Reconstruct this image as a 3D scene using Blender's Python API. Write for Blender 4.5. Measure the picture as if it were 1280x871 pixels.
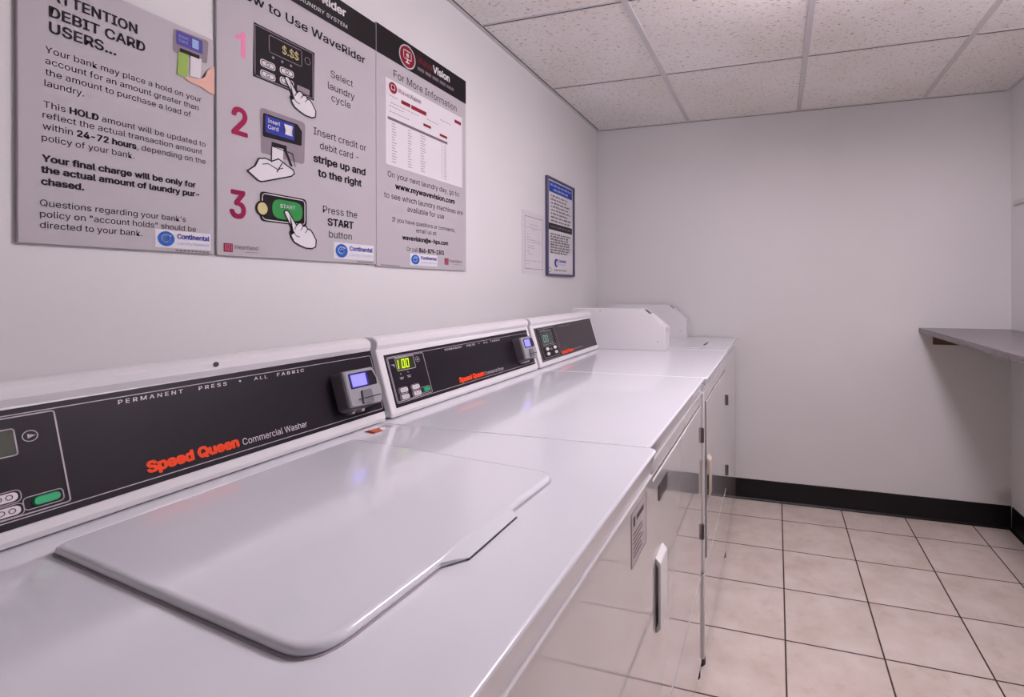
import bpy, bmesh, math, random
from mathutils import Vector, Matrix

# ------------------------------------------------------------------ scene reset
for o in list(bpy.data.objects):
    bpy.data.objects.remove(o, do_unlink=True)
SC = bpy.context.scene
COL = SC.collection
random.seed(7)

# ------------------------------------------------------------------ camera
CAM_H = 1.193
cd = bpy.data.cameras.new('camera')
cam = bpy.data.objects.new('camera', cd)
COL.objects.link(cam)
cd.sensor_fit = 'HORIZONTAL'
cd.sensor_width = 36.0
cd.lens = 625.35 / 1280 * 36.0
cd.shift_x = -(781.9 - 640.0) / 1280
cd.shift_y = (360.8 - 435.5) / 1280
cd.clip_start = 0.02
cam.matrix_world = (Matrix.Translation((0, 0, CAM_H)) @ Matrix.Rotation(0.2926, 4, 'Z')
                    @ Matrix.Rotation(math.pi / 2, 4, 'X') @ Matrix.Rotation(-0.0027, 4, 'Z'))
SC.camera = cam

# ------------------------------------------------------------------ world, exposure
wd = bpy.data.worlds.new('world')
SC.world = wd
wd.use_nodes = True
wd.node_tree.nodes['Background'].inputs[0].default_value = (1.0, 0.87, 0.97, 1)
wd.node_tree.nodes['Background'].inputs[1].default_value = 0.12
LAMP_COLOUR = (1.0, 0.88, 0.97, 1)
LAMP_STRENGTH = 59.0
SC.view_settings.view_transform = 'Standard'
SC.view_settings.look = 'None'
SC.view_settings.gamma = 1.0
SC.view_settings.use_curve_mapping = False
SC.view_settings.exposure = 0.0

# ------------------------------------------------------------------ room sizes
XL, XR, YF, YB, ZC = -1.061, 1.110, 2.913, -1.5, 2.167
TILE, TX0, TY0 = 0.3048, 0.0265, 2.9988
CT, CX0, CY0 = 0.6096, -0.4895, 2.2351


# ------------------------------------------------------------------ materials
def new_mat(name):
    m = bpy.data.materials.new(name)
    m.use_nodes = True
    return m, m.node_tree, m.node_tree.nodes['Principled BSDF']


def flat(name, rgb, rough=0.5, metal=0.0, coat=0.0, spec=0.5):
    m, nt, b = new_mat(name)
    b.inputs['Base Color'].default_value = (*rgb, 1)
    b.inputs['Roughness'].default_value = rough
    b.inputs['Metallic'].default_value = metal
    b.inputs['Coat Weight'].default_value = coat
    b.inputs['Coat Roughness'].default_value = 0.05
    b.inputs['Specular IOR Level'].default_value = spec
    return m


def srgb(r, g, b):
    f = lambda c: (c / 255 / 12.92) if c / 255 <= 0.04045 else ((c / 255 + 0.055) / 1.055) ** 2.4
    return (f(r), f(g), f(b))


def emit(name, rgb, strength):
    m, nt, b = new_mat(name)
    b.inputs['Base Color'].default_value = (*rgb, 1)
    b.inputs['Emission Color'].default_value = (*rgb, 1)
    b.inputs['Emission Strength'].default_value = strength
    b.inputs['Roughness'].default_value = 0.3
    return m


def N(nt, kind, **kw):
    n = nt.nodes.new(kind)
    for k, v in kw.items():
        setattr(n, k, v)
    return n


def math_n(nt, op, a, b=None, c=None):
    n = nt.nodes.new('ShaderNodeMath')
    n.operation = op
    for i, v in enumerate((a, b, c)):
        if v is None:
            continue
        if isinstance(v, (int, float)):
            n.inputs[i].default_value = v
        else:
            nt.links.new(v, n.inputs[i])
    return n.outputs[0]


def mixc(nt, fac, a, b):
    n = nt.nodes.new('ShaderNodeMix')
    n.data_type = 'RGBA'
    if isinstance(fac, (int, float)):
        n.inputs[0].default_value = fac
    else:
        nt.links.new(fac, n.inputs[0])
    for i, v in ((6, a), (7, b)):
        if isinstance(v, tuple):
            n.inputs[i].default_value = (*v, 1) if len(v) == 3 else v
        else:
            nt.links.new(v, n.inputs[i])
    return n.outputs[2]


def ramp(nt, fac, lo, hi):
    n = nt.nodes.new('ShaderNodeMapRange')
    n.inputs[1].default_value = lo
    n.inputs[2].default_value = hi
    nt.links.new(fac, n.inputs[0])
    return n.outputs[0]


def noise(nt, vec, scale, detail=3.0, rough=0.55):
    n = nt.nodes.new('ShaderNodeTexNoise')
    n.inputs['Scale'].default_value = scale
    n.inputs['Detail'].default_value = detail
    n.inputs['Roughness'].default_value = rough
    nt.links.new(vec, n.inputs['Vector'])
    return n.outputs['Fac']


def painted_wall(name, rgb, stain=None):
    m, nt, b = new_mat(name)
    pos = N(nt, 'ShaderNodeNewGeometry').outputs['Position']
    n1 = noise(nt, pos, 1.7, 2)
    col = mixc(nt, ramp(nt, n1, 0.3, 0.7), rgb, tuple(c * 0.965 for c in rgb))
    if stain:
        d = N(nt, 'ShaderNodeVectorMath', operation='DISTANCE')
        nt.links.new(pos, d.inputs[0])
        d.inputs[1].default_value = stain
        w = math_n(nt, 'ADD', d.outputs['Value'], math_n(nt, 'MULTIPLY', noise(nt, pos, 22, 3), 0.07))
        f = math_n(nt, 'MULTIPLY', math_n(nt, 'SUBTRACT', 1.0, ramp(nt, w, 0.055, 0.095)), 0.35)
        col = mixc(nt, f, col, srgb(150, 132, 112))
    nt.links.new(col, b.inputs['Base Color'])
    b.inputs['Roughness'].default_value = 0.6
    b.inputs['Specular IOR Level'].default_value = 0.25
    bp = N(nt, 'ShaderNodeBump')
    bp.inputs['Strength'].default_value = 0.03
    bp.inputs['Distance'].default_value = 0.004
    nt.links.new(noise(nt, pos, 160, 2), bp.inputs['Height'])
    nt.links.new(bp.outputs[0], b.inputs['Normal'])
    return m


def floor_material():
    m, nt, b = new_mat('ceramic_floor_tile')
    pos = N(nt, 'ShaderNodeNewGeometry').outputs['Position']
    sep = N(nt, 'ShaderNodeSeparateXYZ')
    nt.links.new(pos, sep.inputs[0])
    gx = math_n(nt, 'DIVIDE', math_n(nt, 'SUBTRACT', sep.outputs[0], TX0), TILE)
    gy = math_n(nt, 'DIVIDE', math_n(nt, 'SUBTRACT', sep.outputs[1], TY0), TILE)
    fx = math_n(nt, 'FRACT', math_n(nt, 'ADD', gx, 40))
    fy = math_n(nt, 'FRACT', math_n(nt, 'ADD', gy, 40))
    ex = math_n(nt, 'MINIMUM', fx, math_n(nt, 'SUBTRACT', 1.0, fx))
    ey = math_n(nt, 'MINIMUM', fy, math_n(nt, 'SUBTRACT', 1.0, fy))
    e = math_n(nt, 'MINIMUM', ex, ey)
    tile = ramp(nt, e, 0.0075, 0.0105)
    cell = N(nt, 'ShaderNodeCombineXYZ')
    nt.links.new(math_n(nt, 'FLOOR', gx), cell.inputs[0])
    nt.links.new(math_n(nt, 'FLOOR', gy), cell.inputs[1])
    wn = N(nt, 'ShaderNodeTexWhiteNoise')
    nt.links.new(cell.outputs[0], wn.inputs['Vector'])
    off = N(nt, 'ShaderNodeVectorMath', operation='MULTIPLY_ADD')
    nt.links.new(wn.outputs['Color'], off.inputs[0])
    off.inputs[1].default_value = (9, 9, 9)
    nt.links.new(pos, off.inputs[2])
    n1 = noise(nt, off.outputs[0], 6.5, 5, 0.6)
    n2 = noise(nt, off.outputs[0], 17, 4, 0.6)
    c = mixc(nt, ramp(nt, n1, 0.36, 0.66), srgb(228, 217, 208), srgb(211, 197, 184))
    c = mixc(nt, math_n(nt, 'MULTIPLY', ramp(nt, n2, 0.54, 0.72), 0.35), c, srgb(186, 170, 152))
    c = mixc(nt, tile, srgb(70, 54, 48), c)
    nt.links.new(c, b.inputs['Base Color'])
    r = mixc(nt, tile, (0.85, 0.85, 0.85), (0.34, 0.34, 0.34))
    nt.links.new(r, b.inputs['Roughness'])
    bp = N(nt, 'ShaderNodeBump')
    bp.inputs['Strength'].default_value = 0.5
    bp.inputs['Distance'].default_value = 0.003
    nt.links.new(math_n(nt, 'ADD', tile, math_n(nt, 'MULTIPLY', n2, 0.06)), bp.inputs['Height'])
    nt.links.new(bp.outputs[0], b.inputs['Normal'])
    return m


def ceiling_material():
    m, nt, b = new_mat('fissured_ceiling_tile')
    pos = N(nt, 'ShaderNodeNewGeometry').outputs['Position']
    st = N(nt, 'ShaderNodeMapping')
    st.inputs['Scale'].default_value = (55, 110, 1)
    nt.links.new(pos, st.inputs['Vector'])
    n1 = noise(nt, st.outputs[0], 1.0, 3, 0.6)
    st2 = N(nt, 'ShaderNodeMapping')
    st2.inputs['Scale'].default_value = (230, 260, 1)
    nt.links.new(pos, st2.inputs['Vector'])
    n2 = noise(nt, st2.outputs[0], 1.0, 2, 0.5)
    n3 = noise(nt, pos, 2.2, 3)
    fis = ramp(nt, n1, 0.60, 0.665)
    pin = ramp(nt, n2, 0.62, 0.70)
    hole = math_n(nt, 'MAXIMUM', fis, math_n(nt, 'MULTIPLY', pin, 0.7))
    base = mixc(nt, ramp(nt, n3, 0.35, 0.68), srgb(246, 243, 241), srgb(238, 233, 227))
    c = mixc(nt, math_n(nt, 'MULTIPLY', hole, 0.55), base, srgb(104, 88, 84))
    nt.links.new(c, b.inputs['Base Color'])
    b.inputs['Roughness'].default_value = 0.9
    b.inputs['Specular IOR Level'].default_value = 0.1
    bp = N(nt, 'ShaderNodeBump')
    bp.inputs['Strength'].default_value = 0.45
    bp.inputs['Distance'].default_value = 0.003
    nt.links.new(math_n(nt, 'SUBTRACT', n1, hole), bp.inputs['Height'])
    nt.links.new(bp.outputs[0], b.inputs['Normal'])
    return m


def laminate_material():
    m, nt, b = new_mat('speckled_laminate')
    pos = N(nt, 'ShaderNodeNewGeometry').outputs['Position']
    n1 = noise(nt, pos, 210, 2, 0.6)
    n2 = noise(nt, pos, 90, 3, 0.6)
    c = mixc(nt, ramp(nt, n1, 0.42, 0.62), srgb(82, 73, 76), srgb(116, 106, 110))
    c = mixc(nt, math_n(nt, 'MULTIPLY', ramp(nt, n2, 0.55, 0.68), 0.6), c, srgb(54, 45, 47))
    nt.links.new(c, b.inputs['Base Color'])
    b.inputs['Roughness'].default_value = 0.22
    return m


def brushed_enamel(name, rgb, rough, coat=0.0):
    m, nt, b = new_mat(name)
    pos = N(nt, 'ShaderNodeNewGeometry').outputs['Position']
    n1 = noise(nt, pos, 3.0, 2)
    nt.links.new(mixc(nt, n1, rgb, tuple(c * 0.97 for c in rgb)), b.inputs['Base Color'])
    b.inputs['Roughness'].default_value = rough
    b.inputs['Coat Weight'].default_value = coat
    b.inputs['Coat Roughness'].default_value = 0.03
    bp = N(nt, 'ShaderNodeBump')
    bp.inputs['Strength'].default_value = 0.006
    bp.inputs['Distance'].default_value = 0.002
    nt.links.new(noise(nt, pos, 30, 2), bp.inputs['Height'])
    nt.links.new(bp.outputs[0], b.inputs['Normal'])
    return m


M = {}
M['wall'] = painted_wall('painted_wall', (0.735, 0.73, 0.725))
M['wall_far'] = painted_wall('painted_wall_stained', (0.735, 0.73, 0.725), (1.085, 2.913, 0.155))
M['floor'] = floor_material()
M['ceiling'] = ceiling_material()
M['laminate'] = laminate_material()
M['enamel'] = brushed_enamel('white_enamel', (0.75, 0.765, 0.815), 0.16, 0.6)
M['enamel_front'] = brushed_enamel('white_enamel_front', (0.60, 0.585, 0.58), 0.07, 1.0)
M['white_plastic'] = flat('white_plastic', (0.74, 0.73, 0.73), 0.35)
M['console_white'] = flat('console_white', (0.70, 0.69, 0.70), 0.32)
M['cream_plastic'] = flat('cream_plastic', srgb(206, 190, 172), 0.3)
M['grid_white'] = flat('grid_white', (0.62, 0.60, 0.60), 0.5)
M['seam'] = flat('seam_dark', srgb(60, 50, 48), 0.8)
M['rubber_base'] = flat('rubber_base', srgb(17, 14, 16), 0.42, spec=0.3)
M['black'] = flat('black_rubber', srgb(30, 26, 26), 0.6)
M['panel_black'] = flat('panel_black', srgb(27, 22, 30), 0.32, spec=0.22)
M['panel_black_grey'] = flat('panel_black_grey', srgb(52, 44, 48), 0.35, spec=0.3)
M['line'] = flat('panel_line', srgb(176, 168, 176), 0.45)
M['letter_white'] = flat('letter_white', srgb(205, 198, 205), 0.5)
M['orange'] = flat('orange_print', srgb(232, 70, 26), 0.5, spec=0.2)
M['sticker_orange'] = flat('sticker_orange', srgb(206, 104, 70), 0.5)
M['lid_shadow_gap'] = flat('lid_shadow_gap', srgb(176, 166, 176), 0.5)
M['plate'] = flat('rating_plate', srgb(188, 178, 180), 0.4)
M['green'] = flat('green_button', srgb(20, 160, 100), 0.3)
M['button'] = flat('button_white', srgb(222, 216, 218), 0.35)
M['key_ink'] = flat('key_ink', srgb(70, 62, 66), 0.5)
M['lcd'] = flat('lcd_glass', srgb(38, 46, 22), 0.15)
M['lcd_grey'] = flat('lcd_grey', srgb(44, 60, 56), 0.15)
M['digit'] = emit('lit_digit', srgb(190, 225, 20), 0.55)
M['digit_dim'] = emit('dim_digit', srgb(120, 160, 140), 0.25)
M['lcd_lit'] = emit('lit_lcd', srgb(72, 88, 10), 0.08)
M['reader_grey'] = flat('reader_grey', srgb(150, 150, 154), 0.4)
M['reader_dark'] = flat('reader_dark', srgb(98, 92, 97), 0.55, spec=0.2)
M['reader_mid'] = flat('reader_mid', srgb(108, 106, 114), 0.4)
M['reader_glass'] = flat('reader_glass', srgb(36, 30, 40), 0.12)
M['screen_border'] = emit('screen_border', srgb(30, 24, 120), 0.12)
M['screen'] = emit('screen_lit', srgb(132, 130, 250), 0.68)
M['steel'] = flat('steel', (0.55, 0.55, 0.56), 0.3, 1.0)
M['hinge'] = flat('hinge_dark', srgb(74, 62, 62), 0.45)
M['sheet_metal'] = brushed_enamel('white_sheet_metal', (0.74, 0.725, 0.735), 0.36, 0.0)
M['wood'] = flat('wood_cleat', srgb(92, 62, 42), 0.6)
M['poster'] = flat('poster_lilac_white', (0.475, 0.450, 0.470), 0.55, spec=0.25)
M['poster_side'] = flat('poster_edge', (0.30, 0.28, 0.29), 0.5)
M['ink'] = flat('black_ink', srgb(26, 20, 24), 0.6, spec=0.15)
M['ink_grey'] = flat('grey_ink', srgb(110, 98, 106), 0.5)
M['ink_pale'] = flat('pale_ink', srgb(168, 156, 164), 0.5)
M['header'] = flat('header_black', srgb(22, 17, 20), 0.45, spec=0.2)
M['crimson'] = flat('crimson_ink', srgb(150, 22, 72), 0.6, spec=0.15)
M['crimson_dark'] = flat('crimson_dark_ink', srgb(138, 22, 66), 0.6, spec=0.15)
M['pink_ink'] = flat('pink_ink', srgb(232, 140, 178), 0.6, spec=0.15)
M['maroon'] = flat('maroon_ink', srgb(128, 28, 44), 0.6, spec=0.15)
M['white_ink'] = flat('white_ink', (0.72, 0.70, 0.72), 0.6, spec=0.15)
M['paper'] = flat('white_paper', (0.66, 0.64, 0.66), 0.6)
M['blue_ink'] = flat('blue_ink', srgb(46, 60, 150), 0.6, spec=0.15)
M['logo_blue'] = flat('logo_blue', srgb(40, 96, 180), 0.6, spec=0.15)
M['logo_pale'] = flat('logo_pale_blue', srgb(150, 180, 220), 0.6, spec=0.15)
M['green_ink'] = flat('green_ink', srgb(52, 140, 72), 0.6, spec=0.15)
M['lime_ink'] = flat('lime_ink', srgb(150, 180, 90), 0.6, spec=0.15)
M['skin_ink'] = flat('skin_ink', srgb(212, 160, 140), 0.5)
M['violet_ink'] = flat('violet_ink', srgb(84, 74, 150), 0.6, spec=0.15)
M['grey_ink_mid'] = flat('mid_grey_ink', srgb(140, 130, 138), 0.6, spec=0.15)
M['yellow_ink'] = flat('yellow_ink', srgb(206, 196, 140), 0.6, spec=0.15)
M['frame_blue'] = flat('frame_slate', srgb(72, 70, 100), 0.4)
M['diffuser'] = emit('lamp_diffuser', LAMP_COLOUR[:3], LAMP_STRENGTH)


# ------------------------------------------------------------------ object helpers
def obj(name, bm, mat, parent=None, smooth=False):
    me = bpy.data.meshes.new(name)
    bmesh.ops.recalc_face_normals(bm, faces=bm.faces)
    if smooth:
        for f in bm.faces:
            f.smooth = True
    bm.to_mesh(me)
    bm.free()
    me.materials.append(M[mat] if isinstance(mat, str) else mat)
    o = bpy.data.objects.new(name, me)
    COL.objects.link(o)
    if parent is not None:
        o.parent = parent
        inv = Matrix.Identity(4)
        p = parent
        off = Vector((0, 0, 0))
        while p is not None:
            off += p.location
            p = p.parent
        me.transform(Matrix.Translation(-off))
    return o


def tag(o, label, cat, group=None):
    o['label'] = label
    o['category'] = cat
    if group:
        o['group'] = group
    return o


def thing(name, loc, label, cat, group=None):
    o = bpy.data.objects.new(name, None)
    o.empty_display_size = 0.05
    COL.objects.link(o)
    o.location = loc
    return tag(o, label, cat, group)


def struct(o):
    o['kind'] = 'structure'
    return o


def box(bm, x0, x1, y0, y1, z0, z1, bev=0.0, seg=2):
    t = bmesh.new()
    vs = [t.verts.new((x, y, z)) for x in (x0, x1) for y in (y0, y1) for z in (z0, z1)]
    for q in ((0, 1, 3, 2), (4, 6, 7, 5), (0, 4, 5, 1), (2, 3, 7, 6), (0, 2, 6, 4), (1, 5, 7, 3)):
        t.faces.new([vs[i] for i in q])
    bmesh.ops.recalc_face_normals(t, faces=t.faces)
    if bev:
        bmesh.ops.bevel(t, geom=list(t.edges), offset=bev, segments=seg, profile=0.5, affect='EDGES', clamp_overlap=True)
    merge(bm, t)


def merge(bm, t):
    mp = {}
    for v in t.verts:
        mp[v] = bm.verts.new(v.co)
    for f in t.faces:
        try:
            bm.faces.new([mp[v] for v in f.verts])
        except ValueError:
            pass
    t.free()


def one_box(name, mat, parent, *a, bev=0.0, seg=2, smooth=False):
    bm = bmesh.new()
    box(bm, *a, bev=bev, seg=seg)
    return obj(name, bm, mat, parent, smooth)


def prism(bm, pts, axis, a0, a1, bev=0.0, seg=2):
    """closed outline in two axes extruded along the third"""
    t = bmesh.new()

    def at(p, a):
        return {'X': (a, p[0], p[1]), 'Y': (p[0], a, p[1]), 'Z': (p[0], p[1], a)}[axis]
    A = [t.verts.new(at(p, a0)) for p in pts]
    B = [t.verts.new(at(p, a1)) for p in pts]
    n = len(pts)
    fa = t.faces.new(A)
    fb = t.faces.new(B[::-1])
    for i in range(n):
        t.faces.new((A[i], B[i], B[(i + 1) % n], A[(i + 1) % n]))
    bmesh.ops.recalc_face_normals(t, faces=t.faces)
    if bev:
        es = [e for e in t.edges if (e.verts[0] in A) == (e.verts[1] in A)]
        bmesh.ops.bevel(t, geom=es, offset=bev, segments=seg, profile=0.5, affect='EDGES', clamp_overlap=True)
    merge(bm, t)


def rounded(pts, r, seg=5):
    """rounded outline of a polygon; r is one radius or one per corner"""
    out = []
    n = len(pts)
    for i in range(n):
        p0, p1, p2 = Vector(pts[i - 1]), Vector(pts[i]), Vector(pts[(i + 1) % n])
        rr = r[i] if isinstance(r, (list, tuple)) else r
        if rr <= 0:
            out.append(tuple(p1))
            continue
        a, b = (p0 - p1).normalized(), (p2 - p1).normalized()
        half = a.angle(b) / 2
        d = min(rr / math.tan(half), (p0 - p1).length * 0.49, (p2 - p1).length * 0.49)
        s, e = p1 + a * d, p1 + b * d
        for k in range(seg + 1):
            t = k / seg
            out.append(tuple(s * (1 - t) ** 2 + p1 * 2 * t * (1 - t) + e * t * t))
    return out


def rrect(u0, v0, u1, v1, r, seg=4):
    return rounded([(u0, v0), (u1, v0), (u1, v1), (u0, v1)], r, seg)


def ellipse(u, v, a, b, n=24):
    return [(u + a * math.cos(2 * math.pi * k / n), v + b * math.sin(2 * math.pi * k / n)) for k in range(n)]


# ---- lettering: outlines of a font that ships inside Blender, as flat mesh
_cache = {}
FONT = None
try:
    import os
    FONT = bpy.data.fonts.load(os.path.join(bpy.utils.system_resource('DATAFILES'), 'fonts', 'Inter.woff2'))
except Exception:
    FONT = None


def glyphs(s, bold):
    key = (s, round(bold, 4))
    if key not in _cache:
        c = bpy.data.curves.new('lettering', 'FONT')
        c.body = s
        c.size = 1.0
        if FONT is not None:
            c.font = FONT
        c.offset = bold
        c.resolution_u = 3
        c.fill_mode = 'FRONT'
        o = bpy.data.objects.new('lettering', c)
        COL.objects.link(o)
        dg = bpy.context.evaluated_depsgraph_get()
        dg.update()
        ev = o.evaluated_get(dg)
        me = ev.to_mesh()
        vs = [(v.co.x, v.co.y) for v in me.vertices]
        fs = [tuple(p.vertices) for p in me.polygons]
        ev.to_mesh_clear()
        bpy.data.objects.remove(o, do_unlink=True)
        bpy.data.curves.remove(c)
        _cache[key] = (vs, fs)
    return _cache[key]


def advance(s, bold):
    a = glyphs(s + '|', bold)[0]
    b = glyphs('|', bold)[0]
    return max(v[0] for v in a) - max(v[0] for v in b)


CAP = None


def cap_height():
    global CAP
    if CAP is None:
        CAP = max(v[1] for v in glyphs('H', 0)[0])
    return CAP


class Sheet:
    """a flat surface things are printed on: place(u, v, lift) gives the point"""

    def __init__(self, place):
        self.place = place

    def poly(self, bm, pts, lift):
        vs = [bm.verts.new(self.place(u, v, lift)) for u, v in pts]
        f = bm.faces.new(vs)
        if len(pts) > 4:
            bmesh.ops.triangulate(bm, faces=[f], ngon_method='EAR_CLIP')

    def rect(self, bm, u0, v0, u1, v1, lift):
        self.poly(bm, [(u0, v0), (u1, v0), (u1, v1), (u0, v1)], lift)

    def slab(self, bm, pts, lift0, lift1, top_scale=1.0):
        n = len(pts)
        cu = sum(p[0] for p in pts) / n
        cv = sum(p[1] for p in pts) / n
        lo = [bm.verts.new(self.place(u, v, lift0)) for u, v in pts]
        hi = [bm.verts.new(self.place(cu + (u - cu) * top_scale, cv + (v - cv) * top_scale, lift1)) for u, v in pts]
        bm.faces.new(hi)
        bm.faces.new(lo[::-1])
        for i in range(n):
            bm.faces.new((lo[i], lo[(i + 1) % n], hi[(i + 1) % n], hi[i]))

    def loop(self, bm, pts, w, lift, closed=True):
        n = len(pts)
        for i in range(n if closed else n - 1):
            a, b = Vector(pts[i]), Vector(pts[(i + 1) % n])
            d = b - a
            if d.length < 1e-7:
                continue
            d.normalize()
            p = Vector((-d.y, d.x)) * w / 2
            e = d * w * 0.35
            self.poly(bm, [tuple(a - e - p), tuple(b + e - p), tuple(b + e + p), tuple(a - e + p)], lift)

    def text(self, bm, s, u0, u1, v, lift, cap=None, bold=0.0, slant=0.0):
        """s: a string or [(string, bold), ...]; baseline at v from u0 to u1; cap: capital height"""
        segs = [(s, bold)] if isinstance(s, str) else s
        pen = 0.0
        vs, fs = [], []
        for t, b in segs:
            gv, gf = glyphs(t, 0.0)
            strokes = [(0, 0)] if b < 0.008 else [(-b, 0), (0, 0), (b, 0), (-b * 0.6, b * 0.7), (b * 0.6, b * 0.7), (-b * 0.6, -b * 0.7), (b * 0.6, -b * 0.7)]
            for dx, dy in strokes:
                k = len(vs)
                vs += [(x + pen + dx + slant * y, y + dy, 2e-5 * strokes.index((dx, dy))) for x, y in gv]
                fs += [tuple(i + k for i in f) for f in gf]
            pen += advance(t, 0.0) + (b * 1.2 * len(t) * 0 if b < 0.008 else 0)
        xs = [x for x, y, e in vs]
        x0, x1 = min(xs), max(xs)
        if u1 is None:
            sx = cap / cap_height()
        else:
            sx = (u1 - u0) / (x1 - x0)
        sy = cap / cap_height() if cap else sx
        nv = [bm.verts.new(self.place(u0 + (x - x0) * sx, v + y * sy, lift + e)) for x, y, e in vs]
        for f in fs:
            try:
                bm.faces.new([nv[i] for i in f])
            except ValueError:
                pass


# ================================================================== THE ROOM
def quad(name, mat, pts):
    bm = bmesh.new()
    bm.faces.new([bm.verts.new(p) for p in pts])
    return struct(obj(name, bm, mat))


struct(one_box('floor', 'floor', None, XL - 0.1, XR + 0.1, YB, YF + 0.1, -0.05, 0.0))
struct(one_box('wall_left', 'wall', None, XL - 0.1, XL, YB, YF, 0.0, 2.3))
struct(one_box('wall_right', 'wall', None, XR, XR + 0.1, YB, YF, 0.0, 2.3))
struct(one_box('wall_back', 'wall', None, XL - 0.1, XR + 0.1, YB - 0.1, YB, 0.0, 2.3))
struct(one_box('wall_far', 'wall_far', None, XL - 0.1, XR + 0.1, YF, YF + 0.1, 0.0, 2.3))
# the ceiling: lay-in panels a little above the grid
bm = bmesh.new()
xs = [XL] + [CX0 + i * CT for i in range(3)] + [XR]
ys = [YF] + [CY0 - i * CT for i in range(7)] + [YB]
for i in range(len(xs) - 1):
    for j in range(len(ys) - 1):
        box(bm, xs[i] + 0.003, xs[i + 1] - 0.003, ys[j + 1] + 0.0025, ys[j] - 0.0025, ZC + 0.003, ZC + 0.02, 0.0015, 1)
box(bm, XL - 0.1, XR + 0.1, YB, YF + 0.1, ZC + 0.12, ZC + 0.14)
struct(obj('ceiling', bm, 'ceiling'))
bm = bmesh.new()
for x in xs[1:-1]:
    box(bm, x - 0.0115, x + 0.0115, YB, YF - 0.001, ZC, ZC + 0.004, 0.001, 1)
for y0, y1, x0, x1 in ((YB, YF, XL, XL + 0.016), (YB, YF, XR - 0.016, XR), (YF - 0.012, YF, XL + 0.016, XR - 0.016)):
    box(bm, x0, x1, y0, y1, ZC - 0.001, ZC + 0.003)
for y in ys[1:-1]:
    box(bm, XL, XR, y - 0.008, y + 0.008, ZC + 0.0005, ZC + 0.0045, 0.001, 1)
struct(obj('trim_1', bm, 'grid_white'))
bm = bmesh.new()      # shadow gaps of the grid
for y in ys[1:-1]:
    for i in range(len(xs) - 1):
        box(bm, xs[i] + 0.013, xs[i + 1] - 0.013, y - 0.0025, y + 0.001, ZC - 0.0004, ZC + 0.0004)
box(bm, XL + 0.0165, XL + 0.019, YB, YF - 0.012, ZC + 0.0005, ZC + 0.003)
box(bm, XL + 0.02, XR - 0.02, YF - 0.0045, YF - 0.0015, ZC - 0.002, ZC - 0.001)
struct(obj('trim_2', bm, 'seam'))

bm = bmesh.new()
prof = rounded([(YF, 0.0), (YF - 0.014, 0.0), (YF - 0.006, 0.012), (YF - 0.004, 0.114), (YF, 0.116)], [0, 0.003, 0.004, 0.002, 0], 3)
prism(bm, prof, 'X', -0.25, XR - 0.004)
struct(obj('baseboard_far', bm, 'rubber_base'))
bm = bmesh.new()
prof = [(XR, 0.0), (XR - 0.014, 0.0), (XR - 0.006, 0.012), (XR - 0.004, 0.114), (XR, 0.116)]
prism(bm, prof, 'Y', YB, YF - 0.014)
struct(obj('baseboard_right', bm, 'rubber_base'))
struct(one_box('trim_3', 'grid_white', None, XR - 0.012, XR, 0.2, 2.862, 1.590, 1.612, bev=0.003))


# ---- ceiling lamp (just out of the frame, above the machines): a hung lamp with a diffuser open all round
def ceiling_lamp(x0, x1, y0, y1, label):
    t = thing('ceiling_light', ((x0 + x1) / 2, (y0 + y1) / 2, ZC), label, 'ceiling light')
    for a, b in ((y0, y0 + 0.010), (y1 - 0.010, y1)):
        one_box('end_cap', 'grid_white', t, x0, x1, a, b, ZC - 0.128, ZC - 0.055, bev=0.004)
        one_box('hanger', 'grid_white', t, (x0 + x1) / 2 - 0.01, (x0 + x1) / 2 + 0.01, a + 0.001, b - 0.001, ZC - 0.06, ZC - 0.0005)
    bm = bmesh.new()
    prism(bm, rounded([(x0 + 0.003, ZC - 0.058), (x0 + 0.015, ZC - 0.124), (x1 - 0.015, ZC - 0.124), (x1 - 0.003, ZC - 0.058)], [0.004, 0.03, 0.03, 0.004], 5), 'Y', y0 + 0.0105, y1 - 0.0105)
    obj('diffuser', bm, 'diffuser', t)
    return t


ceiling_lamp(0.17, 0.45, 1.12, 1.54, 'long white ceiling light hung below the grid above the machines')

# ================================================================== THE MACHINES
K = 1.061                      # console faces were measured on a plane this much nearer
CA = Vector((-0.790, 0, 0.9165))
CB = Vector((-0.833, 0, 1.0575))
CU = (CB - CA).normalized()
CN = Vector((CU.z, 0, -CU.x))


def face_pt(y, s, lift):
    p = CA + CU * s + CN * lift
    return Vector((p.x, y, p.z))


FACE = Sheet(face_pt)
FK = Sheet(lambda u, v, l: face_pt(u * K, v * K, l))      # in measured units


def console_profile():
    p = lambda s, l: (CA + CU * s + CN * l)
    q = [p(0.0, 0.0), p(0.006, 0.0035), p(0.150, 0.0035), p(0.158, 0.0100), p(0.168, 0.0120)]
    out = [(v.x, v.z) for v in q]
    out += [(-0.832, 1.0845), (-0.840, 1.0885), (-0.852, 1.0895), (-0.866, 1.0880), (-0.874, 1.0840), (-0.880, 1.0740), (-0.890, 0.9165)]
    return out


def make_console(t, y0, y1):
    bm = bmesh.new()
    prism(bm, console_profile(), 'Y', y0, y1, 0.004, 2)
    o = obj('console', bm, 'console_white', t)
    return o


def sub(name, mat, parent, fn):
    bm = bmesh.new()
    fn(bm)
    return obj(name, bm, mat, parent)


LIFT = 0.0035


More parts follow.
